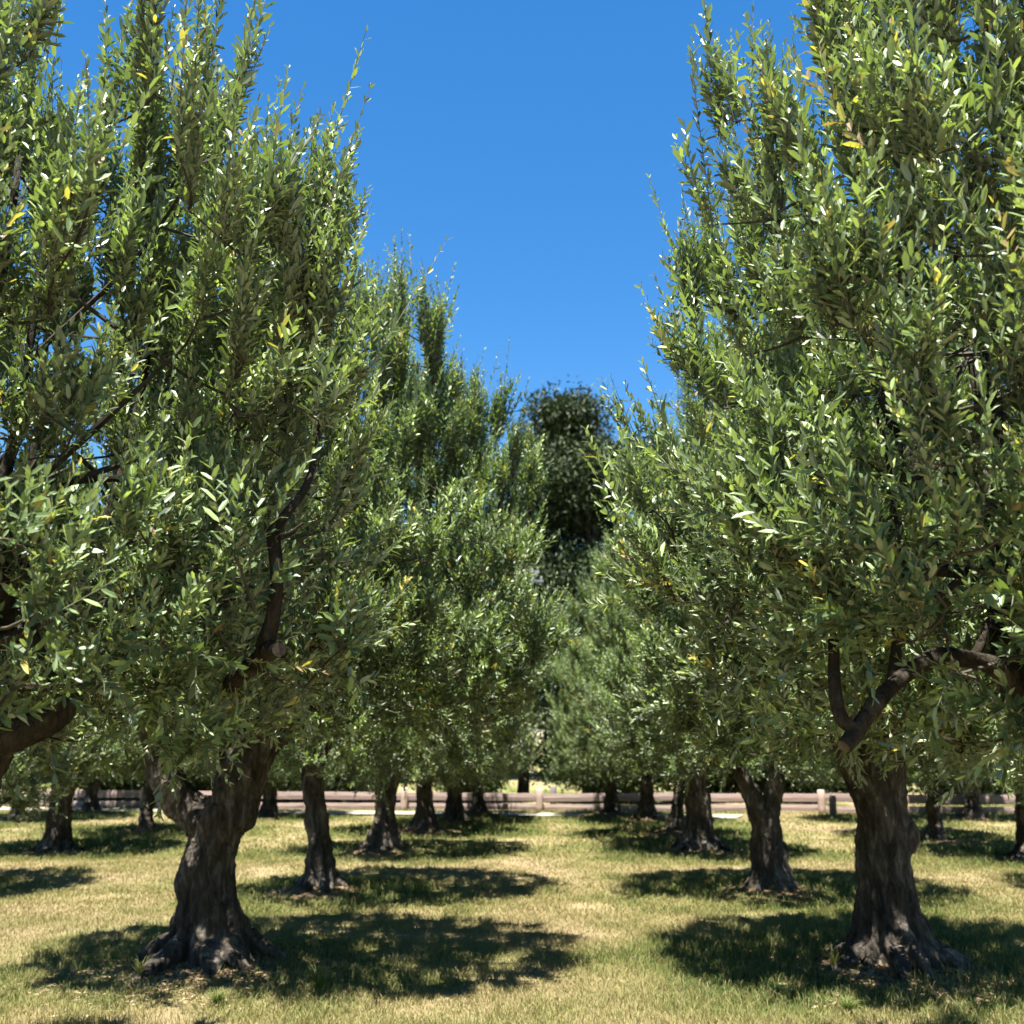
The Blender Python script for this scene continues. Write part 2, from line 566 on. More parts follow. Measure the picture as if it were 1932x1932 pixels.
def leafy_shoots(P, D, L, up, seed, hi=True, leaf=0.06, spacing=0.024, stem_r=0.0016, keep=0.94, sick=None):
    """leafy shoots, all at once. P base (n,3), D direction, L length, up = curvature towards the sky (negative droops)"""
    r = np.random.default_rng(seed)
    n = len(P)
    D = norm(D)
    K = int(np.ceil(L.max() / spacing)) + 1
    s = (np.arange(K)[None] + r.uniform(0.2, 0.8, (n, 1))) * spacing * r.uniform(0.8, 1.25, (n, 1))
    up = np.broadcast_to(up, (n,))
    upv = np.zeros((n, 3)); upv[:, 2] = up
    wig = r.normal(0, 0.20, (n, 3))

    def pos(s):
        return P[:, None] + D[:, None] * s[..., None] + (upv + wig)[:, None] * (s ** 2)[..., None]

    def tan(s):
        return norm(D[:, None] + 2 * (upv + wig)[:, None] * s[..., None])
    pp, tt = pos(s), tan(s)
    ref = norm(r.normal(size=(n, 1, 3)))
    e1 = norm(np.cross(tt, ref)); e2 = np.cross(tt, e1)
    frac = s / L[:, None]
    mask = frac <= 1.0
    out = []
    ph = (np.arange(K)[None] % 2) * (PI / 2) + r.normal(0, 0.3, (n, K))
    Vs, Fs, As = [], [], []
    tv, tf = (LV_HI, LF_HI) if hi else (LV_LO, LF_LO)
    base_tone = r.random((n, 1)) * 0.62
    size = r.uniform(.72, 1.22, (n, 1))
    is_sick = r.random((n, 1)) < (0.024 if sick is None else sick)
    for side in (0, 1):
        a = ph + side * PI
        sidev = e1 * np.cos(a)[..., None] + e2 * np.sin(a)[..., None]
        div = np.radians(62 - 38 * np.clip(frac, 0, 1) + r.normal(0, 13, (n, K)))
        ld = norm(tt * np.cos(div)[..., None] + sidev * np.sin(div)[..., None] + r.normal(0, .10, (n, K, 3)))
        nr = norm(tt - ld * np.sum(tt * ld, -1, keepdims=True) + r.normal(0, .22, (n, K, 3)))
        nr = norm(nr - ld * np.sum(nr * ld, -1, keepdims=True))
        xd = np.cross(ld, nr)
        ln = leaf * size * r.uniform(0.66, 1.2, (n, K)) * (1.0 - 0.45 * np.clip(frac - 0.7, 0, 1) / 0.3) * (0.8 + 0.2 * np.clip(frac / .3, 0, 1))
        wd = r.uniform(1.15, 1.7, (n, K)) * ln
        mk = mask & (r.random((n, K)) < keep)
        tone = np.clip(base_tone + r.normal(0, 0.13, (n, K)) + 0.22 * frac, 0, 0.93)
        tone = np.where(is_sick & (r.random((n, K)) < 0.55), r.uniform(.945, 1, (n, K)), tone)
        tone = np.where(r.random((n, K)) < 0.010, r.uniform(.945, 1, (n, K)), tone)
        q, l_, n_, x_ = pp[mk], ld[mk], nr[mk], xd[mk]
        li, wi, to = ln[mk], wd[mk], tone[mk]
        m = len(q)
        V = q[:, None] + x_[:, None] * (tv[None, :, 0:1] * wi[:, None, None]) + l_[:, None] * (tv[None, :, 1:2] * li[:, None, None]) + n_[:, None] * (tv[None, :, 2:3] * li[:, None, None] * r.uniform(0.4, 2.4, (m, 1, 1)))
        F = (np.arange(m)[:, None, None] * len(tv) + tf[None]).reshape(-1, 3)
        Vs.append(V.reshape(-1, 3)); Fs.append(F); As.append(np.repeat(to, len(tf)))
    Vl, Fl, Al = join(list(zip(Vs, Fs, As)))
    # stems: three-sided tubes with five rings
    R = 5
    ss = np.linspace(0, 1, R)[None] * L[:, None]
    sp, st = pos(ss), tan(ss)
    e1 = norm(np.cross(st, ref)); e2 = np.cross(st, e1)
    th = np.arange(3) * 2 * PI / 3
    rad = (stem_r * (1.25 - 0.85 * np.linspace(0, 1, R)))[None, :, None, None] * (0.6 + 0.9 * L / L.max())[:, None, None, None]
    Vt = sp[:, :, None] + rad * (e1[:, :, None] * np.cos(th)[None, None, :, None] + e2[:, :, None] * np.sin(th)[None, None, :, None])
    Vt = Vt.reshape(-1, 3)
    q = (np.arange(R - 1)[:, None] * 3 + np.arange(3)[None]).ravel()
    q2 = (np.arange(R - 1)[:, None] * 3 + (np.arange(3)[None] + 1) % 3).ravel()
    tq = np.concatenate([np.stack([q, q2, q2 + 3], 1), np.stack([q, q2 + 3, q + 3], 1)])
    Ft = (np.arange(n)[:, None, None] * (R * 3) + tq[None]).reshape(-1, 3)
    return (Vl, Fl, Al), (Vt, Ft)


def prof(t, taper=2.1):
    t = np.clip(t, 0, 1)
    lo = 0.70 + 0.30 * np.sin(PI / 2 * np.clip(t / .22, 0, 1))
    hi = np.clip(1 - (np.clip(t - .22, 0, 1) / .79) ** taper, 0, 1) ** .5
    return np.where(t < .22, lo, hi)


def crown_meshes(seed, c, rx, ry, z0, z1, ends, nprim=6, nsec=9, nter=380, nshoot=3600, hi=True, leaf=0.06, extra=None, upright=1.0, inner=0.22, gaps=-.20, sick=None, taper=2.1, limb_r=0.055, clear=None):
    """returns (primary branch meshes, crown mesh). ends: tops of the trunk's forks; all in the tree's own coordinates"""
    r = np.random.default_rng(seed)
    c = np.asarray(c, float)
    H = z1 - z0

    def env(q):
        t = (q[:, 2] - z0) / H
        d = np.stack([(q[:, 0] - c[0]) / rx, (q[:, 1] - c[1]) / ry], 1)
        rr = np.hypot(d[:, 0], d[:, 1])
        ang = np.arctan2(d[:, 1], d[:, 0])
        lump = 1 + 0.12 * fbm(np.stack([np.cos(ang) * 1.6 + seed, np.sin(ang) * 1.6, t * 3.2], 1), seed, 2) * 1.5
        e = rr / (prof(t, taper) * lump + 1e-3)
        return np.where((t < 0) | (t > 1), 9, e)
    prims = []
    nodes = []
    ends = [np.asarray(e, float) for e in ends]
    for k in range(nprim):
        a = 2 * PI * (k + r.uniform(-.25, .25)) / nprim
        e = ends[k % len(ends)] if len(ends) > 1 else ends[0]
        tgt_r = 0.5 if k else 0.1
        p1 = np.array([c[0] + math.cos(a) * rx * tgt_r * .75, c[1] + math.sin(a) * ry * tgt_r * .75, z0 + H * r.uniform(.28, .42)])
        p2 = np.array([c[0] + math.cos(a) * rx * tgt_r * 1.05, c[1] + math.sin(a) * ry * tgt_r * 1.05, z0 + H * r.uniform(.6, .82)])
        dists = [np.linalg.norm((e_ - p1)[:2]) for e_ in ends]
        e = ends[int(np.argmin(dists))] if r.random() < .75 else e
        mid = e * .55 + p1 * .45 + r.normal(0, .08, 3)
        P, R = smooth_path([e - (p1 - e) * .08, mid, p1, p2], [limb_r * r.uniform(.8, 1.15), limb_r * .8, limb_r * .5, limb_r * .16], 22)
        P[1:] += 0.02 * np.stack([vnoise(P[1:] * 5 + k, s) for s in (1, 2, 3)], 1)
        prims.append((P, R))
        nodes += [(P[i], R[i], P[i] - P[i - 1]) for i in range(3, 22)]
    twigs = MB()
    np_nodes = np.array([q[0] for q in nodes]); nr = np.array([q[1] for q in nodes])
    sec_pts = []
    for k in range(nprim * nsec):
        i = r.integers(0, len(nodes))
        st, rr, _ = nodes[i]
        for _ in range(20):
            q = np.array([c[0] + rx * r.uniform(-1, 1), c[1] + ry * r.uniform(-1, 1), z0 + H * r.uniform(0.02, 0.9)])
            if env(q[None])[0] < 0.85 and 0.25 < np.linalg.norm(q - st) < 1.15 and q[2] > st[2] - 0.5: break
        else:
            continue
        mid = (st + q) / 2 + np.array([0, 0, r.uniform(-.1, .22)]) + r.normal(0, .06, 3)
        r0 = min(rr * .7, 0.022)
        P, R = smooth_path([st, mid, q], [r0, r0 * .7, r0 * .3], 10)
        twigs.tube(P, R, 6, 1)
        sec_pts += list(P[3:])
    base = np.vstack([np.array(sec_pts), np_nodes])
    # branchlet targets fill the crown, denser towards its outside
    N = nter * 18
    q = np.stack([c[0] + rx * r.uniform(-1.15, 1.15, N), c[1] + ry * r.uniform(-1.15, 1.15, N), z0 + H * np.where(r.random(N) < .22, r.uniform(0, .22, N), r.uniform(0, 1, N))], 1)
    e = env(q)
    ok = (e < 1) & ((e > 0.5) | (r.random(N) < inner)) & (fbm(q * 2.3 + seed, seed + 3, 2) > gaps)
    q = q[ok][:nter]
    tp, td = [], []
    d0 = np.array([np.min(np.linalg.norm(base - t_, axis=1)) for t_ in q])
    q = q[np.argsort(d0)]
    for t_ in q:                          # every branchlet leaves the nearest wood, older branchlets included
        d = np.linalg.norm(base - t_, axis=1) + np.where(base[:, 2] > t_[2] + .1, 0.25, 0)
        b_ = base[int(np.argmin(d))]
        gl = np.linalg.norm(t_ - b_)
        mid = (b_ + t_) / 2 + r.normal(0, .12, 3) * gl + np.array([0, 0, -.06 * gl])
        P, R = smooth_path([b_, mid, t_], [.0058, .0045, .0026], 6)
        twigs.tube(P, R, 4, 1)
        base = np.vstack([base, P[2:]])
        dd = norm(t_ - b_)
        for s in (2, 3, 4, 5, 5):
            tp.append(P[s]); td.append(dd)
    tp, td = np.array(tp), np.array(td)
    wgt = 1 + .9 * np.clip((tp[:, 2] - z0) / H, 0, 1)
    pick = r.choice(len(tp), nshoot, p=wgt / wgt.sum())
    P = tp[pick] + r.normal(0, .012, (nshoot, 3))
    t = np.clip((P[:, 2] - z0) / H, 0, 1)
    outw = np.stack([(P[:, 0] - c[0]) / rx, (P[:, 1] - c[1]) / ry, np.zeros(nshoot)], 1)
    upc = (0.72 + 1.2 * np.clip((t - .10) / .45, 0, 1)) * upright
    D = td[pick] * (0.34 - .2 * t)[:, None] + outw * (0.62 - 0.46 * t)[:, None] + r.normal(0, 0.36, (nshoot, 3)) * (1.15 - .85 * t)[:, None]
    D[:, 2] += upc
    L = r.uniform(0.12, 0.29, nshoot) * (0.85 + 0.85 * t)
    long = r.random(nshoot) < (0.05 + 0.20 * t ** 2)
    L = np.where(long, L * r.uniform(1.4, 1.9, nshoot), L)
    # hanging skirts
    hang = (t < .14) & (r.random(nshoot) < .22)
    D[hang, 2] -= 0.9
    upk = np.where(hang, -0.5, 0.35)
    if clear is not None:               # foliage pruned away from in front of a limb
        mid = P + norm(D) * L[:, None] * .5
        kp = np.ones(nshoot, bool)
        for cp, cr in clear:
            kp &= np.linalg.norm(mid - cp, axis=1) > cr
        P, D, L, upk = P[kp], D[kp], L[kp], upk[kp]
    (Vl, Fl, Al), (Vs, Fs) = leafy_shoots(P, D, np.minimum(L, .58), upk, seed + 50, hi, leaf, sick=sick)
    mb = MB()
    mb.add(Vl, Fl, 0, Al)
    mb.add(Vs, Fs, 2)
    if extra is not None:
        eP, eD, eL, eu, es = extra
        (Vl, Fl, Al), (Vs, Fs) = leafy_shoots(np.array(eP), np.array(eD), np.array(eL), np.array(eu), seed + 77, hi, leaf, keep=es)
        mb.add(Vl, Fl, 0, Al); mb.add(Vs, Fs, 2)
    mb.add(np.vstack(twigs.V), np.vstack(twigs.F), 1)
    return prims, mb.mesh('crown')


def trunk_mesh(seed, tubes, base_r, voxel=0.016, amp=1.0, roots=6, flare=1.0):
    """fused trunk and forks: tubes joined by a voxel remesh, then gnarled"""
    r = np.random.default_rng(seed)
    mb = MB()
    for pts, rad in tubes:
        P, R = smooth_path(pts, rad, 26)
        mb.tube(P, R, 16)
    for k in range(roots):
        a = 2 * PI * (k + r.uniform(-.3, .3)) / roots
        ln = base_r * r.uniform(1.45, 2.1) * flare
        d = np.array([math.cos(a), math.sin(a), 0])
        o = np.array(tubes[0][0][0], float) * [1, 1, 0]
        P, R = smooth_path([o + d * base_r * .25 + [0, 0, base_r * 1.5], o + d * base_r * .7 + [0, 0, base_r * .6], o + d * base_r * 1.25 * flare + [0, 0, base_r * .12], o + d * ln + [0, 0, -.09]],
                           [base_r * .26, base_r * .27, base_r * .2, base_r * .08], 14)
        mb.tube(P, R, 10)
    tmp = mb.build('tmp_trunk', [M_bark])
    md = tmp.modifiers.new('r', 'REMESH'); md.mode = 'VOXEL'; md.voxel_size = voxel
    sm = tmp.modifiers.new('s', 'SMOOTH'); sm.iterations = 5; sm.factor = 0.5
    dg = bpy.context.evaluated_depsgraph_get()
    me = bpy.data.meshes.new_from_object(tmp.evaluated_get(dg))
    old = tmp.data
    bpy.data.objects.remove(tmp); bpy.data.meshes.remove(old)
    n = len(me.vertices)
    co = np.zeros(n * 3, np.float32); me.vertices.foreach_get('co', co); co = co.reshape(-1, 3).astype(float)
    no = np.zeros(n * 3, np.float32); me.vertices.foreach_get('normal', no); no = no.reshape(-1, 3).astype(float)
    tw = co[:, 2] * 1.1
    q = np.stack([co[:, 0] * np.cos(tw) - co[:, 1] * np.sin(tw), co[:, 0] * np.sin(tw) + co[:, 1] * np.cos(tw), co[:, 2]], 1) + seed * 3.7
    rid = 1 - np.abs(fbm(q * [11, 11, 2.4], seed, 3)) * 2
    lump = fbm(q * [4.5, 4.5, 3.2], seed + 20, 2)
    fine = fbm(q * [30, 30, 9], seed + 30, 2)
    up = np.clip(1.4 - co[:, 2] * .55, 0.35, 1) * np.clip(.35 + co[:, 2] / .22, .35, 1)
    co += no * (0.034 * (rid - .3) * up + 0.05 * lump * up + 0.012 * (1 - np.abs(fine) * 2) + .004 * fbm(q * [60, 60, 25], seed + 40, 1))[:, None] * amp
    # fluted root flare
    th = np.arctan2(co[:, 1], co[:, 0]); zz = np.clip(co[:, 2], 0, None)
    nf = roots + 2
    fl = np.sin(th * nf + 2.0 * fbm(np.stack([np.cos(th) * 2, np.sin(th) * 2, zz * 2], 1) + seed, seed + 60, 2) * 2 + zz * 3)
    rad_ = np.stack([np.cos(th), np.sin(th), th * 0], 1)
    co += rad_ * ((.075 * np.exp(-zz / .13) + .045 * fl * np.exp(-zz / .28)) * base_r / .2)[:, None]
    # knots
    for _ in range(5):
        a, z = r.uniform(0, 2 * PI), r.uniform(.25, 1.0)
        cst = np.array([math.cos(a) * base_r * .8, math.sin(a) * base_r * .8, z])
        d2 = np.sum((co - cst) ** 2, 1)
        co += no * (0.035 * np.exp(-d2 / .006) - 0.03 * np.exp(-d2 / .0012))[:, None] * amp
    me.vertices.foreach_set('co', co.astype(np.float32).ravel())
    me.polygons.foreach_set('use_smooth', np.full(len(me.polygons), True, bool))
    me.name = 'trunk'
    me.update()
    return me


def assemble(key, label, trunk_me, prims, crown_me, rz=0, scale=1.0, group='olive trees of the grove'):
    x, y = TXY[key]
    z = float(ground_z(np.array([x]), np.array([y]))[0]) - 0.02
    root = empty('olive_tree', (x, y, z), rz)
    root.scale = (scale,) * 3
    tag(root, label, 'tree', group)
    link('trunk', trunk_me, root, [M_bark])
    for P, R in prims:
        mb = MB(); mb.tube(P, R, 9)
        mb.build('branch', [M_limb], root, True)
    link('crown', crown_me, root, [M_leaf, M_twig, M_stem])
    return root


def copy_tree(src, key, label, rz, scale, sz=1.0):
    x, y = TXY[key]
    c = src.copy(); COL.objects.link(c)
    c.location = (x, y, float(ground_z(np.array([x]), np.array([y]))[0]) - .02)
    c.rotation_euler = (0, 0, rz); c.scale = (scale, scale, scale * sz)
    c['label'] = label
    for ch in src.children:
        d = ch.copy(); COL.objects.link(d); d.parent = c
    return c


def rel(key, p):
    x, y = TXY[key]
    return np.array([p[0] - x, p[1] - y, p[2]])


def path(key, lst):
    return [rel(key, at(*q)) for q in lst]


def gap(key, lst, rad, n=9, steps=(0, .16, .34, .55, .8)):
    """spheres along a limb and from it towards the alley side"""
    q, _ = smooth_path([at(*p) for p in lst], np.ones(len(lst)), n)
    out = []
    for p in q:
        d = norm(np.array([0, 0, CAM_H]) - p)
        out += [(rel(key, p + d * t), rad) for t in steps]
    return out


# ---- A0: nearest on the left, trunk outside the frame
tA0 = trunk_mesh(3, [([(0, 0, -.15), (0.02, 0, .4), (-.02, 0, .9), (0, .05, 1.2)], [.24, .19, .18, .15]),
                     ([(0, .02, .95), (.2, -.1, 1.2), (.35, -.15, 1.5)], [.14, .1, .08]),
                     ([(0, .02, .95), (-.25, .1, 1.25), (-.4, .15, 1.6)], [.14, .1, .08])], .2, .02)
low = path('A0', [(-330, 1560, 3.6), (-150, 1500, 3.35), (0, 1442, 3.2), (95, 1400, 3.2), (150, 1325, 3.3), (205, 1285, 3.5), (270, 1235, 3.8), (300, 1120, 4.0)])
exP, exD, exL, exU, exK = [], [], [], [], 0.9
for (px, py, Yd, d, L) in [(85, 1430, 3.2, (.2, 0, -.8), .14), (235, 1440, 3.0, (.1, -.1, .35), .12), (180, 1430, 3.1, (.75, 0, -.25), .14),
                          (300, 1500, 3.2, (.1, -.1, -1), .13), (430, 1330, 3.4, (.3, -.2, -.8), .2), (520, 1360, 3.5, (.5, -.2, -.5), .2), (360, 1330, 3.3, (-.1, -.1, -.9), .2),
                          (20, 1480, 3.2, (.2, 0, -.8), .12), (560, 1330, 3.5, (.2, 0, -.8), .2)]:
    exP.append(rel('A0', at(px, py, Yd))); exD.append(d); exL.append(L); exU.append(-.3)
pale = [(488, 1285, 3.3), (500, 1255, 3.12), (514, 1200, 3.08), (520, 1130, 3.06), (515, 1070, 3.06), (513, 1040, 3.07)]
pr, cr = crown_meshes(101, (0.10, -.05), 1.62, 1.60, 1.40, 4.0, [(.35, -.15, 1.5), (-.4, .15, 1.6), (0, .05, 1.25)], 7, 10, 900, 11500, True, .052, (exP, exD, exL, exU, exK), gaps=-.42, taper=2.8,
                      clear=gap('A0', pale, .065) + gap('A0', [(0, 1442, 3.2), (50, 1420, 3.2), (90, 1400, 3.2)], .08))
A0 = assemble('A0', 'nearest olive tree at the left edge, only its crown and one low limb in view', tA0, pr, cr)
mb = MB(); P, R = smooth_path(low, [.08, .066, .053, .047, .040, .034, .026, .014], 44)
P += .015 * np.stack([vnoise(P * 6, s) for s in (1, 2, 3)], 1)
mb.tube(P, R * (1 + .12 * vnoise(P * 9, 8)), 12)
tag(mb.build('branch', [M_limb], A0, True), 'thick dark low limb reaching in from the left')
for pts, r0 in [([(95, 1400, 3.2), (100, 1340, 3.15), (60, 1240, 3.1), (30, 1100, 3.1)], .022), ([(215, 1285, 3.4), (235, 1230, 3.4), (300, 1160, 3.4), (345, 1050, 3.3)], .02),
                ([(330, 1215, 3.6), (400, 1180, 3.5), (520, 1150, 3.4)], .012), ([(-60, 960, 3.2), (60, 955, 3.1), (190, 945, 3.1), (300, 950, 3.0)], .02), ([(-60, 800, 3.4), (40, 790, 3.4), (130, 770, 3.4)], .026)]:
    mb = MB(); P, R = smooth_path(path('A0', pts), np.linspace(r0, r0 * .4, len(pts)), 16); mb.tube(P, R, 8)
    mb.build('branch', [M_limb], A0, True)

# pruned sunlit limb standing in a gap of its crown
P, R = smooth_path(path('A0', [(430, 1330, 3.7)] + pale), [.03, .03, .029, .024, .021, .021, .023], 34)
mb = MB(); mb.tube(P, R * (1 + .1 * vnoise(P * 14, 3)), 12)
lb = mb.build('branch', [M_limb], A0, True); tag(lb, 'pale upright limb with a sawn stub at its foot')
q = rel('A0', at(500, 1272, 3.12)); q2 = rel('A0', at(524, 1272, 3.0))
mb = MB(); mb.tube([q, (q + q2) / 2, q2], [.029, .026, .023], 14); st = mb.build('stub', [M_limb], lb, True)
d = norm(q2 - q); mb = MB(); mb.tube([q2 - d * .002, q2 + d * .002], [.0215, .021], 14); mb.build('cut_end', [M_cut], st)
for pts, rr in [([(513, 1045, 3.07), (540, 1010, 3.07), (575, 960, 3.1), (595, 890, 3.15), (600, 820, 3.2)], [.018, .015, .012, .009, .005]), ([(513, 1050, 3.07), (495, 1035, 3.05), (480, 1005, 3.02)], [.014, .009, .004]),
                ([(516, 1060, 3.07), (545, 1050, 3.02), (570, 1030, 3.0)], [.012, .008, .003])]:
    P, R = smooth_path(path('A0', pts), rr, 14); mb = MB(); mb.tube(P, R, 9); mb.build('branch', [M_limb], A0, True)

# ---- B0: nearest on the right, trunk outside the frame, arching pruned limb
tB0 = trunk_mesh(4, [([(0, 0, -.15), (-.02, 0, .4), (.02, 0, .9), (0, .02, 1.2)], [.25, .2, .18, .15]),
                     ([(0, .02, .95), (-.22, -.1, 1.25), (-.35, -.12, 1.55)], [.14, .1, .08]),
                     ([(0, .02, .95), (.25, .1, 1.25), (.4, .15, 1.6)], [.14, .1, .08])], .2, .02)
exP, exD, exL, exU = [], [], [], []
for (px, py, Yd, d, L) in [(1480, 1380, 3.0, (.1, -.1, .8), .14), (1500, 1420, 3.0, (-.6, 0, .3), .14), (1780, 1380, 3.0, (.4, 0, -.2), .12),
                          (1660, 1330, 3.2, (.1, 0, -.9), .2), (1440, 1330, 3.1, (-.2, 0, -.8), .2), (1780, 1330, 3.1, (.2, -.1, -.7), .18), (1380, 1300, 3.2, (-.2, 0, -.8), .2)]:
    exP.append(rel('B0', at(px, py, Yd))); exD.append(d); exL.append(L); exU.append(-.2)
archpx = [(1945, 1400, 3.2), (1905, 1325, 3.15), (1850, 1288, 3.1), (1780, 1284, 3.05), (1715, 1312, 3.0), (1665, 1362, 2.95), (1625, 1420, 2.9), (1595, 1452, 2.88)]
pr, cr = crown_meshes(202, (-.42, .0), 1.72, 1.60, 1.40, 4.45, [(-.35, -.12, 1.55), (.4, .15, 1.6), (0, .02, 1.25)], 7, 11, 960, 13000, True, .053, (exP, exD, exL, exU, .9), gaps=-.36, sick=.05, taper=3.0,
                      clear=gap('B0', archpx, .075, 14) + gap('B0', [(1720, 1290, 3.0), (1860, 1220, 3.2)], .10))
B0 = assemble('B0', 'nearest olive tree at the right edge with an arching sawn-off limb under its crown', tB0, pr, cr)
arch = path('B0', [(2330, 1560, 3.6), (2080, 1480, 3.4), (1945, 1400, 3.2), (1905, 1325, 3.15), (1850, 1288, 3.1), (1780, 1284, 3.05), (1715, 1312, 3.0), (1665, 1362, 2.95), (1625, 1420, 2.9), (1595, 1452, 2.88)])
P, R = smooth_path(arch, [.08, .06, .042, .031, .028, .027, .026, .025, .024, .022], 56)
P += .010 * np.stack([vnoise(P * 9, s) for s in (1, 2, 3)], 1)
mb = MB(); mb.tube(P, R * (1 + .13 * vnoise(P * 12, 8)), 14)
archo = mb.build('branch', [M_limb], B0, True)
tag(archo, 'dark limb arching over and ending in a sawn stub')
mb = MB(); d = norm(P[-1] - P[-2]); mb.tube([P[-1] - d * .004, P[-1] + d * .003], [.0205, .0195], 14); mb.build('cut_end', [M_cut], archo)
for pts, rr in [([(1618, 1425, 2.9), (1590, 1400, 2.9), (1578, 1340, 2.92), (1576, 1252, 2.95)], [.022, .021, .018, .017]),
                ([(1690, 1330, 3.0), (1695, 1270, 3.02), (1700, 1180, 3.05), (1708, 1090, 3.1), (1690, 980, 3.1), (1670, 850, 3.1)], [.02, .017, .015, .013, .01, .006]),
                ([(1905, 1325, 3.15), (1890, 1200, 3.2), (1880, 1080, 3.25), (1890, 900, 3.3), (1860, 700, 3.3)], [.04, .034, .03, .024, .012]),
                ([(1925, 1350, 3.2), (1925, 1200, 3.25), (1912, 1090, 3.3), (1920, 950, 3.3)], [.035, .03, .026, .02]),
                ([(1840, 1285, 3.1), (1855, 1260, 3.1), (1870, 1210, 3.1)], [.016, .013, .006]),
                ([(1965, 1165, 3.4), (1900, 1140, 3.4), (1820, 1118, 3.4), (1720, 1112, 3.4), (1640, 1125, 3.4), (1560, 1180, 3.4)], [.028, .026, .024, .021, .016, .008]),
                ([(1900, 820, 3.3), (1790, 900, 3.2), (1740, 940, 3.1), (1660, 950, 3.0)], [.018, .012, .009, .005])]:
    mb = MB(); P, R = smooth_path(path('B0', pts), rr, 26); mb.tube(P, R * (1 + .12 * vnoise(P * 20, 3)), 9)
    mb.build('branch', [M_limb], B0, True)


def S(key, base, sc_):        # photograph profile -> tree coordinates
    return lambda px, py, dy=0: ((px - base[0]) / sc_, dy, (base[1] - py) / sc_)


# ---- A1: left, forked, fully visible
s = S('A1', (390, 1836), 281)
A1t = [([(.0, 0, -.15), s(390, 1790), s(383, 1735), s(378, 1690), s(387, 1640), s(398, 1600), s(412, 1565)], [.25, .20, .165, .175, .155, .165, .165]),
       ([s(395, 1610), s(350, 1580), s(305, 1535, -.03), s(275, 1475, -.06), s(262, 1400, -.08)], [.13, .115, .09, .078, .07]),
       ([s(412, 1590), s(428, 1540), s(445, 1480), s(485, 1425), s(560, 1370)], [.16, .15, .135, .115, .09]),
       ([s(425, 1540, .05), s(408, 1490, .16), s(400, 1440, .2), s(398, 1370, .22)], [.1, .085, .075, .07])]
tA1 = trunk_mesh(5, A1t, .21, .0105, 1.0, 9, 1.15)
pr, cr = crown_meshes(303, (.42, .0), 1.98, 1.56, 1.46, 4.66, [s(262, 1400, -.08), s(560, 1370), s(398, 1370, .22)], 7, 10, 850, 11500, True, .056, gaps=-.6, inner=.6)
A1 = assemble('A1', 'olive tree on the left with a thick gnarled trunk forking low into three', tA1, pr, cr)
# ---- B1: right, straight single trunk
s = S('B1', (1690, 1836), 283)
B1t = [([(0, 0, -.15), s(1692, 1780), s(1690, 1700), s(1690, 1640), s(1690, 1560), s(1685, 1490), s(1690, 1420)], [.25, .205, .165, .158, .152, .16, .15]),
       ([s(1705, 1650, -.02), s(1730, 1612, -.03), s(1722, 1570)], [.08, .085, .05]),
       ([s(1680, 1590), s(1652, 1540, -.02), s(1632, 1480, -.05), s(1600, 1400, -.08)], [.1, .075, .065, .055]),
       ([s(1690, 1470), s(1720, 1410, .05), s(1765, 1350, .08)], [.12, .1, .085]),
       ([s(1690, 1470), s(1670, 1400, .1), s(1650, 1340, .2)], [.12, .1, .085])]
tB1 = trunk_mesh(6, B1t, .205, .0105, .85, 10, 1.2)
pr, cr = crown_meshes(404, (.05, .0), 1.78, 1.56, 1.30, 4.75, [s(1600, 1400, -.08), s(1765, 1350, .08), s(1650, 1340, .2)], 7, 10, 850, 11500, True, .056, gaps=-.6, inner=.6)
B1 = assemble('B1', 'olive tree on the right with one thick straight dark trunk and spreading root flare', tB1, pr, cr)

# ---- A2 leaning slim trunk, B2 forked trunk
s = S('A2', (600, 1692), 188)
tA2 = trunk_mesh(7, [([(0, 0, -.15), s(601, 1660), s(597, 1610), s(586, 1540), s(572, 1460), s(560, 1410)], [.17, .125, .10, .088, .08, .08]),
                     ([s(576, 1480), s(600, 1420, .05), s(640, 1370, .05)], [.08, .075, .06])], .15, .018, .9, 6, 1.1)
pr, cr = crown_meshes(505, (.62, .0), 1.72, 1.45, 1.08, 5.4, [s(560, 1410), s(640, 1370, .05)], 7, 10, 720, 8500, False, .058, gaps=-.5, inner=.5)
A2 = assemble('A2', 'olive tree second in the left row with a slim trunk leaning left', tA2, pr, cr)
s = S('B2', (1460, 1692), 190)
tB2 = trunk_mesh(8, [([(0, 0, -.15), s(1460, 1660), s(1452, 1620), s(1455, 1580), s(1455, 1550)], [.21, .15, .135, .12, .115]),
                     ([s(1450, 1580), s(1425, 1520), s(1398, 1465), s(1380, 1420)], [.10, .08, .065, .055]),
                     ([s(1460, 1570), s(1476, 1520), s(1490, 1460), s(1510, 1420)], [.10, .075, .06, .055])], .165, .017, 1.0, 6, .9)
pr, cr = crown_meshes(606, (.02, .0), 1.86, 1.45, 1.06, 5.2, [s(1380, 1420), s(1510, 1420)], 7, 10, 720, 8500, False, .058, gaps=-.5, inner=.5)
B2 = assemble('B2', 'olive tree second in the right row, its pale-footed trunk splitting in a V', tB2, pr, cr)
# ---- A3
tA3 = trunk_mesh(9, [([(0, 0, -.15), (0, 0, .25), (.02, 0, .7), (.0, 0, 1.0)], [.2, .15, .128, .12]),
                     ([(0, 0, .8), (-.2, .05, 1.2), (-.35, .05, 1.5)], [.13, .1, .08]), ([(0, 0, .8), (.25, 0, 1.15), (.5, 0, 1.4)], [.10, .08, .06])], .155, .018, 1.0, 6, 1.1)
pr, cr = crown_meshes(707, (.2, 0), 1.8, 1.45, .86, 5.0, [(-.35, .05, 1.5), (.5, 0, 1.4)], 7, 10, 700, 8000, False, .06, gaps=-.5, inner=.5)
A3 = assemble('A3', 'olive tree third in the left row, upright trunk widening at its foot', tA3, pr, cr)

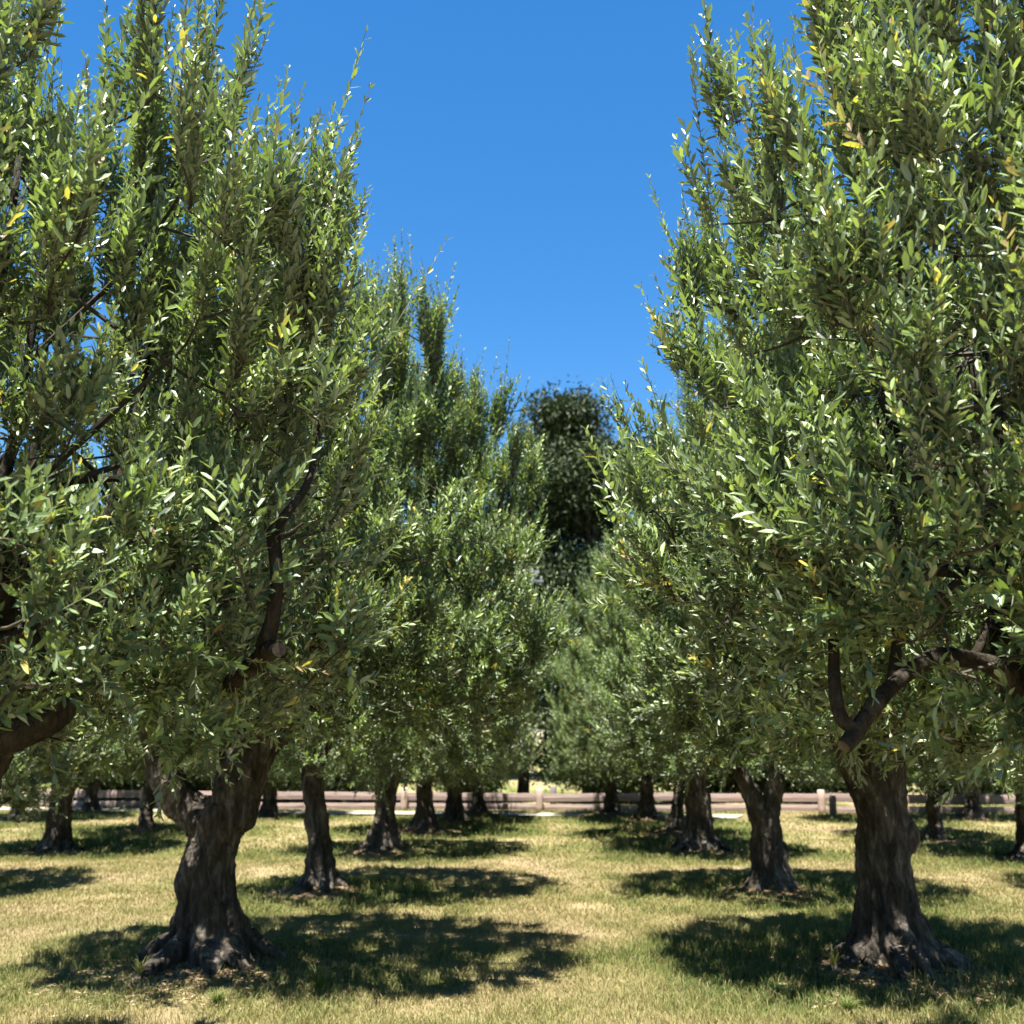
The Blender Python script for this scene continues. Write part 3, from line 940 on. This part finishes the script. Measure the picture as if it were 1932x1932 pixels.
# ---- copies for the rows further back (parts share the meshes)
for key, src, label, rz, s_, sz in [
    ('B3', B1, 'olive tree third in the right row, dark column-like trunk', 2.2, .93, 1.12),
    ('A4', A3, 'olive tree fourth in the left row, broad lumpy trunk', 2.6, .95, .98),
    ('B4', A2, 'olive tree just left of the third trunk in the right row', 3.6, .9, .95),
    ('A5', A3, 'olive tree fifth in the left row, trunk tilted to the right', 1.2, .95, .95),
    ('B5', A3, 'olive tree last but one in the right row, slim dark trunk before the fence', 4.3, .9, .95),
    ('A6', A3, 'olive tree ending the left row, broad shaded trunk against the fence', 1.9, .8, .92),
    ('B6', A3, 'olive tree ending the right row with a leaning split trunk at the fence', 4.0, .8, .95),
    ('L2', A3, 'olive tree off the left edge, seen by its shadow and hanging crown', .4, .95, .9),
    ('L3', B1, 'olive tree with a straight dark trunk standing under the low limb at far left', 3.0, .9, .9),
    ('L4', A2, 'olive tree behind the fork of the thick left trunk', 5.0, .92, .9),
    ('L5', A3, 'olive tree between the thick left trunk and the slim leaning one, far back', 1.0, .9, .9),
    ('L5b', A2, 'olive tree with a strongly leaning trunk at the far left edge', 5.9, .95, .85),
    ('L6', A3, 'olive tree at the back left beside the straight dark trunk', 2.0, .9, .9),
    ('L3b', A3, 'olive tree far left outside the second row, mostly out of frame', .3, .9, .9),
    ('R2', A3, 'olive tree at the right edge whose shadow falls behind the straight trunk', 2.9, .95, .95),
    ('R3', B1, 'olive tree with a black trunk cut by the right edge of the picture', 5.2, .95, .95),
    ('R4', A2, 'olive tree with a thin straight trunk just right of the thick right trunk', 1.5, .9, .95),
    ('R5', A3, 'olive tree at the back right, between the thin trunk and the right edge', 3.3, .9, .9),
    ('R6', A3, 'olive tree at the far right against the pink fence rail', 5.5, .9, .9),
    ('R5b', B1, 'olive tree outside the right row at the far right edge', 1.1, .9, .85)]:
    copy_tree(src, key, label, rz, s_, sz)


# ------------------------------------------------------------------ trees beyond the fence
def clump_tree(name, label, loc, seed, rx, ry, z0, z1, trunk_r, nclump, nleaf, leaf, mat, group, lobes=9, conifer=False, lean=0):
    r = np.random.default_rng(seed)
    root = empty(name, loc); tag(root, label, 'tree', group)
    mb = MB()
    P, R = smooth_path([(0, 0, -.2), (.05 * z1 / 5, 0, z0 * .6), (lean * .5, 0, z0 + (z1 - z0) * .3), (lean, 0, z0 + (z1 - z0) * .8)], [trunk_r * 1.3, trunk_r, trunk_r * .7, trunk_r * .2], 20)
    mb.tube(P, R, 10)
    lob = []
    for k in range(lobes):
        a = r.uniform(0, 2 * PI); t = r.uniform(0, 1); rr = r.uniform(.3, .8)
        c = np.array([lean * t + math.cos(a) * rx * rr * math.sqrt(max(.1, 1 - t * t * .8)), math.sin(a) * ry * rr * math.sqrt(max(.1, 1 - t * t * .8)), z0 + (z1 - z0) * (.12 + .76 * t)])
        sz = np.array([rx * .45, ry * .45, (z1 - z0) * (.10 if conifer else .2)]) * r.uniform(.75, 1.25)
        lob.append((c, sz))
        j = int(np.clip(t, 0, 1) * 10) + 7
        Q, W = smooth_path([P[min(j, 17)], (P[min(j, 17)] + c) / 2 + [0, 0, .1], c], [trunk_r * .35, trunk_r * .2, trunk_r * .06], 8)
        mb.tube(Q, W, 6)
    mb.build('trunk', [M_bark], root, True)
    li = r.integers(0, lobes, nclump)
    d = norm(r.normal(size=(nclump, 3))) * (r.random((nclump, 1)) ** (1 / 2.2))
    cc = np.array([l[0] for l in lob])[li] + d * np.array([l[1] for l in lob])[li]
    n = nclump * nleaf
    q = np.repeat(cc, nleaf, 0) + r.normal(0, leaf * 1.5, (n, 3))
    ld = norm(r.normal(size=(n, 3)) + [0, 0, .35]); nr_ = norm(r.normal(size=(n, 3)) + [0, 0, .9])
    nr_ = norm(nr_ - ld * np.sum(nr_ * ld, 1, keepdims=True)); xd = np.cross(ld, nr_)
    ln = leaf * r.uniform(.7, 1.3, n); wd = ln * (1.7 if conifer else 2.2)
    V = q[:, None] + xd[:, None] * (LV_LO[None, :, 0:1] * wd[:, None, None]) + ld[:, None] * (LV_LO[None, :, 1:2] * ln[:, None, None]) + nr_[:, None] * (LV_LO[None, :, 2:3] * ln[:, None, None])
    F = (np.arange(n)[:, None, None] * 4 + LF_LO[None]).reshape(-1, 3)
    tone = np.clip(np.repeat(r.random(nclump) * .6 + .15, nleaf) + r.normal(0, .12, n), 0, 1)
    link('crown', tri_mesh('crown', V.reshape(-1, 3), F, None, {'tone': ('FACE', np.repeat(tone, 2))}), root, [mat])
    return root


GB = 'trees beyond the fence'
def gx_at(px, Y): return at(px, 1400, Y)[0]
clump_tree('pine_tree', 'tall dark pine rising between the two rows far behind the fence', (gx_at(1135, 46), 46, 0), 21, 5.0, 4.0, 6.4, 17.9, .34, 5200, 24, .26, M_pine, GB, 23, True, -.6)
clump_tree('broadleaf_tree', 'light green bushy tree closing the end of the alley beyond the fence', (gx_at(985, 27.5), 27.5, 0), 22, 1.5, 1.5, 1.3, 4.7, .14, 1500, 18, .10, M_broad, GB, 12)
clump_tree('broadleaf_tree', 'dark green tree right of the alley end, behind the fence', (gx_at(1110, 29), 29.5, 0), 23, 1.9, 1.6, 1.5, 5.6, .16, 1500, 18, .11, M_broad, GB, 12)
bgl = [(-26, 44, 9, 'far left end of the tree line'), (-18.5, 41, 8, 'left part of the tree line, near its end'), (-12, 43, 9.5, 'tree line behind the left back trunks'), (-6.5, 40, 8, 'tree line behind the fork of the thick trunk'),
       (-2.6, 44, 8.5, 'tree line left of the utility pole'), (4.3, 42, 8, 'tree line right of the pine'), (9.5, 44, 9, 'tree line behind the straight right trunk'), (15.5, 41, 8.5, 'tree line near the right edge'), (22.5, 44, 9, 'far right end of the tree line')]
proto = None
for i, (x, y, h, where) in enumerate(bgl):
    lab = 'dense broadleaf tree far behind the fence, ' + where
    if proto is None:
        proto = clump_tree('broadleaf_tree', lab, (x, y, 0), 30, 3.6, 3.0, 0.7, 8.5, .25, 2600, 18, .19, M_broad, GB, 18)
    else:
        c = proto.copy(); COL.objects.link(c); c.location = (x, y, 0); c.rotation_euler = (0, 0, i * 1.3); c.scale = (1, 1, h / 8.5); c['label'] = lab
        for ch in proto.children:
            d = ch.copy(); COL.objects.link(d); d.parent = c
shr = None
wh = ['at its left end', 'second from its left end', 'third from its left end', 'left of the low limb', 'below the low limb', 'left of the thick left trunk', 'right of the thick left trunk', 'behind the slim leaning trunk',
      'left of the alley end', 'right of the alley end', 'left of the forked right trunk', 'behind the forked right trunk', 'left of the straight right trunk', 'right of the straight right trunk', 'second from its right end', 'at its right end']
for i, where in enumerate(wh):
    x, y, s_ = -19 + 2.6 * i + .5 * math.sin(i * 5), 27.0 + .6 * math.sin(i * 3.1) + .03 * abs(-19 + 2.6 * i), .95 + .25 * math.sin(i * 2.3)
    lab = 'shrub in the hedge behind the fence, ' + where
    if shr is None:
        shr = clump_tree('shrub', lab, (x, y, 0), 40, 3.1, 1.3, .1, 2.9, .06, 2800, 18, .12, M_broad, 'shrubs along the fence', 16)
    else:
        c = shr.copy(); COL.objects.link(c); c.location = (x, y, 0); c.rotation_euler = (0, 0, i * 1.1); c.scale = (s_,) * 3; c['label'] = lab
        for ch in shr.children:
            d = ch.copy(); COL.objects.link(d); d.parent = c
for o in [o for o in COL.objects if o.type == 'EMPTY' and o.name.startswith('shrub')]:
    o['category'] = 'shrub'

# ------------------------------------------------------------------ fence
fr = empty('post_and_rail_fence', (0, 23.4, 0), math.atan(-.1))
tag(fr, 'low timber fence of bleached pink posts and two wide rails behind the grove', 'fence')
px0 = gx_at(1018, 23.35)
posts = [px0 + 3.05 * k for k in range(-7, 7)]
r = np.random.default_rng(8)
for k, x in enumerate(posts):
    mb = MB()
    P = np.array([(0, 0, -.2), (0, 0, .1), (0.005, 0, .28), (0, 0, .46), (0, 0, .485)]) + [x, -.06, 0]
    mb.tube(P, [.085, .083, .082, .08, .06], 12)
    mb.build('post', [M_post], fr, True)
for k in range(len(posts) - 1):
    for zc, hh in ((.30, .165), (.09, .13)):
        z1, z2 = zc + r.normal(0, .012), zc + r.normal(0, .012)
        a, b = posts[k], posts[k + 1]
        n = 12
        xs = np.linspace(a - .02, b + .02, n); zs = np.linspace(z1, z2, n) + .008 * vnoise(np.stack([xs * 2, xs * 0, xs * 0 + zc], 1), 4)
        ring = []
        for x_, z_ in zip(xs, zs):
            ring.append([(x_, .025, z_ - hh / 2), (x_, .075, z_ - hh / 2), (x_, .082, z_), (x_, .075, z_ + hh / 2), (x_, .025, z_ + hh / 2), (x_, .018, z_)])
        V = np.array(ring).reshape(-1, 3)
        i_ = np.arange(n - 1)[:, None] * 6; j = np.arange(6)[None]; j2 = (j + 1) % 6
        F = np.concatenate([np.stack([(i_ + j).ravel(), (i_ + j2).ravel(), (i_ + 6 + j2).ravel()], 1), np.stack([(i_ + j).ravel(), (i_ + 6 + j2).ravel(), (i_ + 6 + j).ravel()], 1)])
        mb = MB(); mb.add(V, F); mb.build('rail', [M_fence], fr)
for px, Yd, hh, lab in [(1043, 24.3, .5, 'grey round wooden post just behind the fence, right of the alley centre'), (1563, 21.5, .42, 'short grey wooden post in front of the fence near the thick right trunk')]:
    x = gx_at(px, Yd); mb = MB()
    mb.tube([(0, 0, -.2), (0, 0, hh * .6), (.01, 0, hh - .03), (.01, 0, hh)], [.075, .073, .072, .055], 12)
    o = mb.build('wooden_post', [M_greypost], None, True); o.location = (x, Yd, 0)
    tag(o, lab, 'post')

# ------------------------------------------------------------------ utility pole
ux = gx_at(990, 41.5)
up = empty('utility_pole', (ux, 41.5, 0)); tag(up, 'timber utility pole with two crossarms seen in the gap between the rows', 'utility pole')
mb = MB(); mb.tube([(0, 0, -.3), (0, 0, 4), (0, 0, 8.9)], [.17, .15, .12], 12); mb.build('pole', [M_pole], up, True)
for z, w in ((8.35, .62), (7.95, .78)):
    mb = MB(); mb.box((0, -.17, z), (w * 2, .09, .11)); ca = mb.build('crossarm', [M_metal], up)
    for x in (-.9, -.45, .45, .9):
        mb = MB(); mb.tube([(x * w, -.17, z + .055), (x * w, -.17, z + .12), (x * w, -.17, z + .16), (x * w, -.17, z + .2)], [.03, .05, .03, .045], 8); mb.build('insulator', [M_ceramic], ca, True)
for x in (-.56, .56):
    mb = MB(); xs = np.linspace(-34, 34, 25); P = np.stack([xs, np.full(25, -.17) + x * .3, 8.56 - .05 - 1.1 * (1 - (np.abs(np.abs(xs) - 17) / 17) ** 2)], 1)
    mb.tube(P, np.full(25, .011), 5); mb.build('wire', [M_tyre], up)


# ------------------------------------------------------------------ weeds
def weed(name, label, loc, seed, n, h, wd, spread, seedhead=False, tone=.85, group=None):
    r = np.random.default_rng(seed)
    z = float(ground_z(np.array([loc[0]]), np.array([loc[1]]))[0])
    mb = MB()
    for k in range(n):
        a = r.uniform(0, 2 * PI); hh = h * r.uniform(.6, 1.15); ln = spread * r.uniform(.3, 1) * hh
        d = np.array([math.cos(a), math.sin(a), 0]); sd = np.array([-d[1], d[0], 0])
        pts = [d * 0 + [0, 0, -.01], d * ln * .3 + [0, 0, hh * .5], d * ln * .7 + [0, 0, hh * .85], d * ln * 1.15 + [0, 0, hh * .92]]
        ws = [wd * .5, wd, wd * .8, .0003]
        V = []
        for p_, w_ in zip(pts, ws):
            V += [p_ - sd * w_, p_ + sd * w_]
        F = []
        for i in range(3): F += [[2 * i, 2 * i + 1, 2 * i + 3], [2 * i, 2 * i + 3, 2 * i + 2]]
        mb.add(np.array(V), F, 0, np.clip(tone + r.normal(0, .08), 0, 1))
    o = mb.build(name, [M_grass]); o.location = (loc[0], loc[1], z)
    tag(o, label, 'weed', group)
    if seedhead:
        for k in range(3):
            x = (k - 1) * .06
            q, w = smooth_path([(x * .3, 0, 0), (x * .7, 0, .2), (x, .01, .42 + .03 * k), (x * 1.1 + .02, .01, .50 + .03 * k)], [.004, .0035, .003, .002], 12)
            s_ = MB(); s_.tube(q, w, 5); so = s_.build('stalk', [M_stem], o, True)
            s_ = MB(); e = q[-1]; s_.tube([e + [0, 0, -.02], e + [0, 0, 0], e + [0, 0, .025], e + [0, 0, .05]], [.004, .014, .013, .003], 7); s_.build('seed_head', [M_litter], so, True)
    return o


def ground_at(px, py):
    d_ = 3008.7 / (py - 1400) + .341
    return (px - 966) / FPX * (.9751 * d_ - .332), d_


weed('weed', 'pair of tall thin weed stalks with seed heads left of the straight right trunk', ground_at(1632, 1722), 1, 14, .16, .004, .7, True, .75)
weed('weed', 'broad-leaved weed in the green strip before the forked right-hand tree', ground_at(1277, 1698), 2, 9, .13, .014, .6)
weed('weed', 'small clump of weeds left of the forked right-hand trunk', ground_at(1335, 1702), 3, 10, .11, .01, .6)
weed('weed', 'grass tuft at the foot of the straight right trunk, on its left', ground_at(1575, 1845), 4, 70, .15, .0017, .8, False, .55)
weed('weed', 'grass tuft on the left of the gnarled left trunk base', ground_at(262, 1862), 5, 70, .13, .0017, .8, False, .6)
weed('weed', 'tall green tuft in the shade right of the gnarled left trunk', ground_at(600, 1885), 6, 120, .16, .0018, 1.0, False, .8)
weed('weed', 'bright green tuft in front of the gnarled left trunk', ground_at(410, 1900), 7, 110, .085, .0018, 1.3, False, .8)
weed('weed', 'green tuft at the bottom edge in front of the right trunk', ground_at(1600, 1912), 8, 110, .085, .0018, 1.3, False, .8)

# ------------------------------------------------------------------ light
sun_dir = Vector((-0.07, -0.23, 1.0)).normalized()
sl = bpy.data.lights.new('sun', 'SUN'); sl.energy = 5.0; sl.angle = math.radians(0.53); sl.color = (1.0, .955, .88)
so = bpy.data.objects.new('sun', sl); COL.objects.link(so)
so.rotation_euler = sun_dir.to_track_quat('Z', 'Y').to_euler()
so.location = (0, 0, 30)
w = bpy.data.worlds.new('World'); sc.world = w; w.use_nodes = True
wn = w.node_tree; wn.nodes.clear()
sky = wn.nodes.new('ShaderNodeTexSky'); sky.sky_type = 'NISHITA'; sky.sun_disc = False
sky.sun_elevation = math.asin(sun_dir.z); sky.sun_rotation = math.atan2(sun_dir.x, sun_dir.y)
sky.air_density = 1.0; sky.dust_density = 0.0; sky.ozone_density = 3.0; sky.altitude = 100
hs = wn.nodes.new('ShaderNodeHueSaturation'); hs.inputs['Saturation'].default_value = 1.32; hs.inputs['Value'].default_value = 1.0
bg = wn.nodes.new('ShaderNodeBackground'); bg.inputs[1].default_value = 0.050
wo = wn.nodes.new('ShaderNodeOutputWorld')
wn.links.new(sky.outputs[0], hs.inputs['Color']); wn.links.new(hs.outputs[0], bg.inputs[0]); wn.links.new(bg.outputs[0], wo.inputs[0])

sc.view_settings.view_transform = 'Standard'
sc.view_settings.look = 'None'
sc.view_settings.exposure = 2.2
sc.view_settings.gamma = 1
cy = sc.cycles
cy.max_bounces = 6; cy.diffuse_bounces = 1; cy.glossy_bounces = 2; cy.transmission_bounces = 3; cy.transparent_max_bounces = 4
cy.caustics_reflective = False; cy.caustics_refractive = False
cy.use_adaptive_sampling = True; cy.adaptive_threshold = 0.015
cy.use_denoising = True
cy.denoiser = 'OPENIMAGEDENOISE'
cy.denoising_input_passes = 'RGB_ALBEDO_NORMAL'
cy.denoising_prefilter = 'ACCURATE'
cy.sample_clamp_indirect = 6
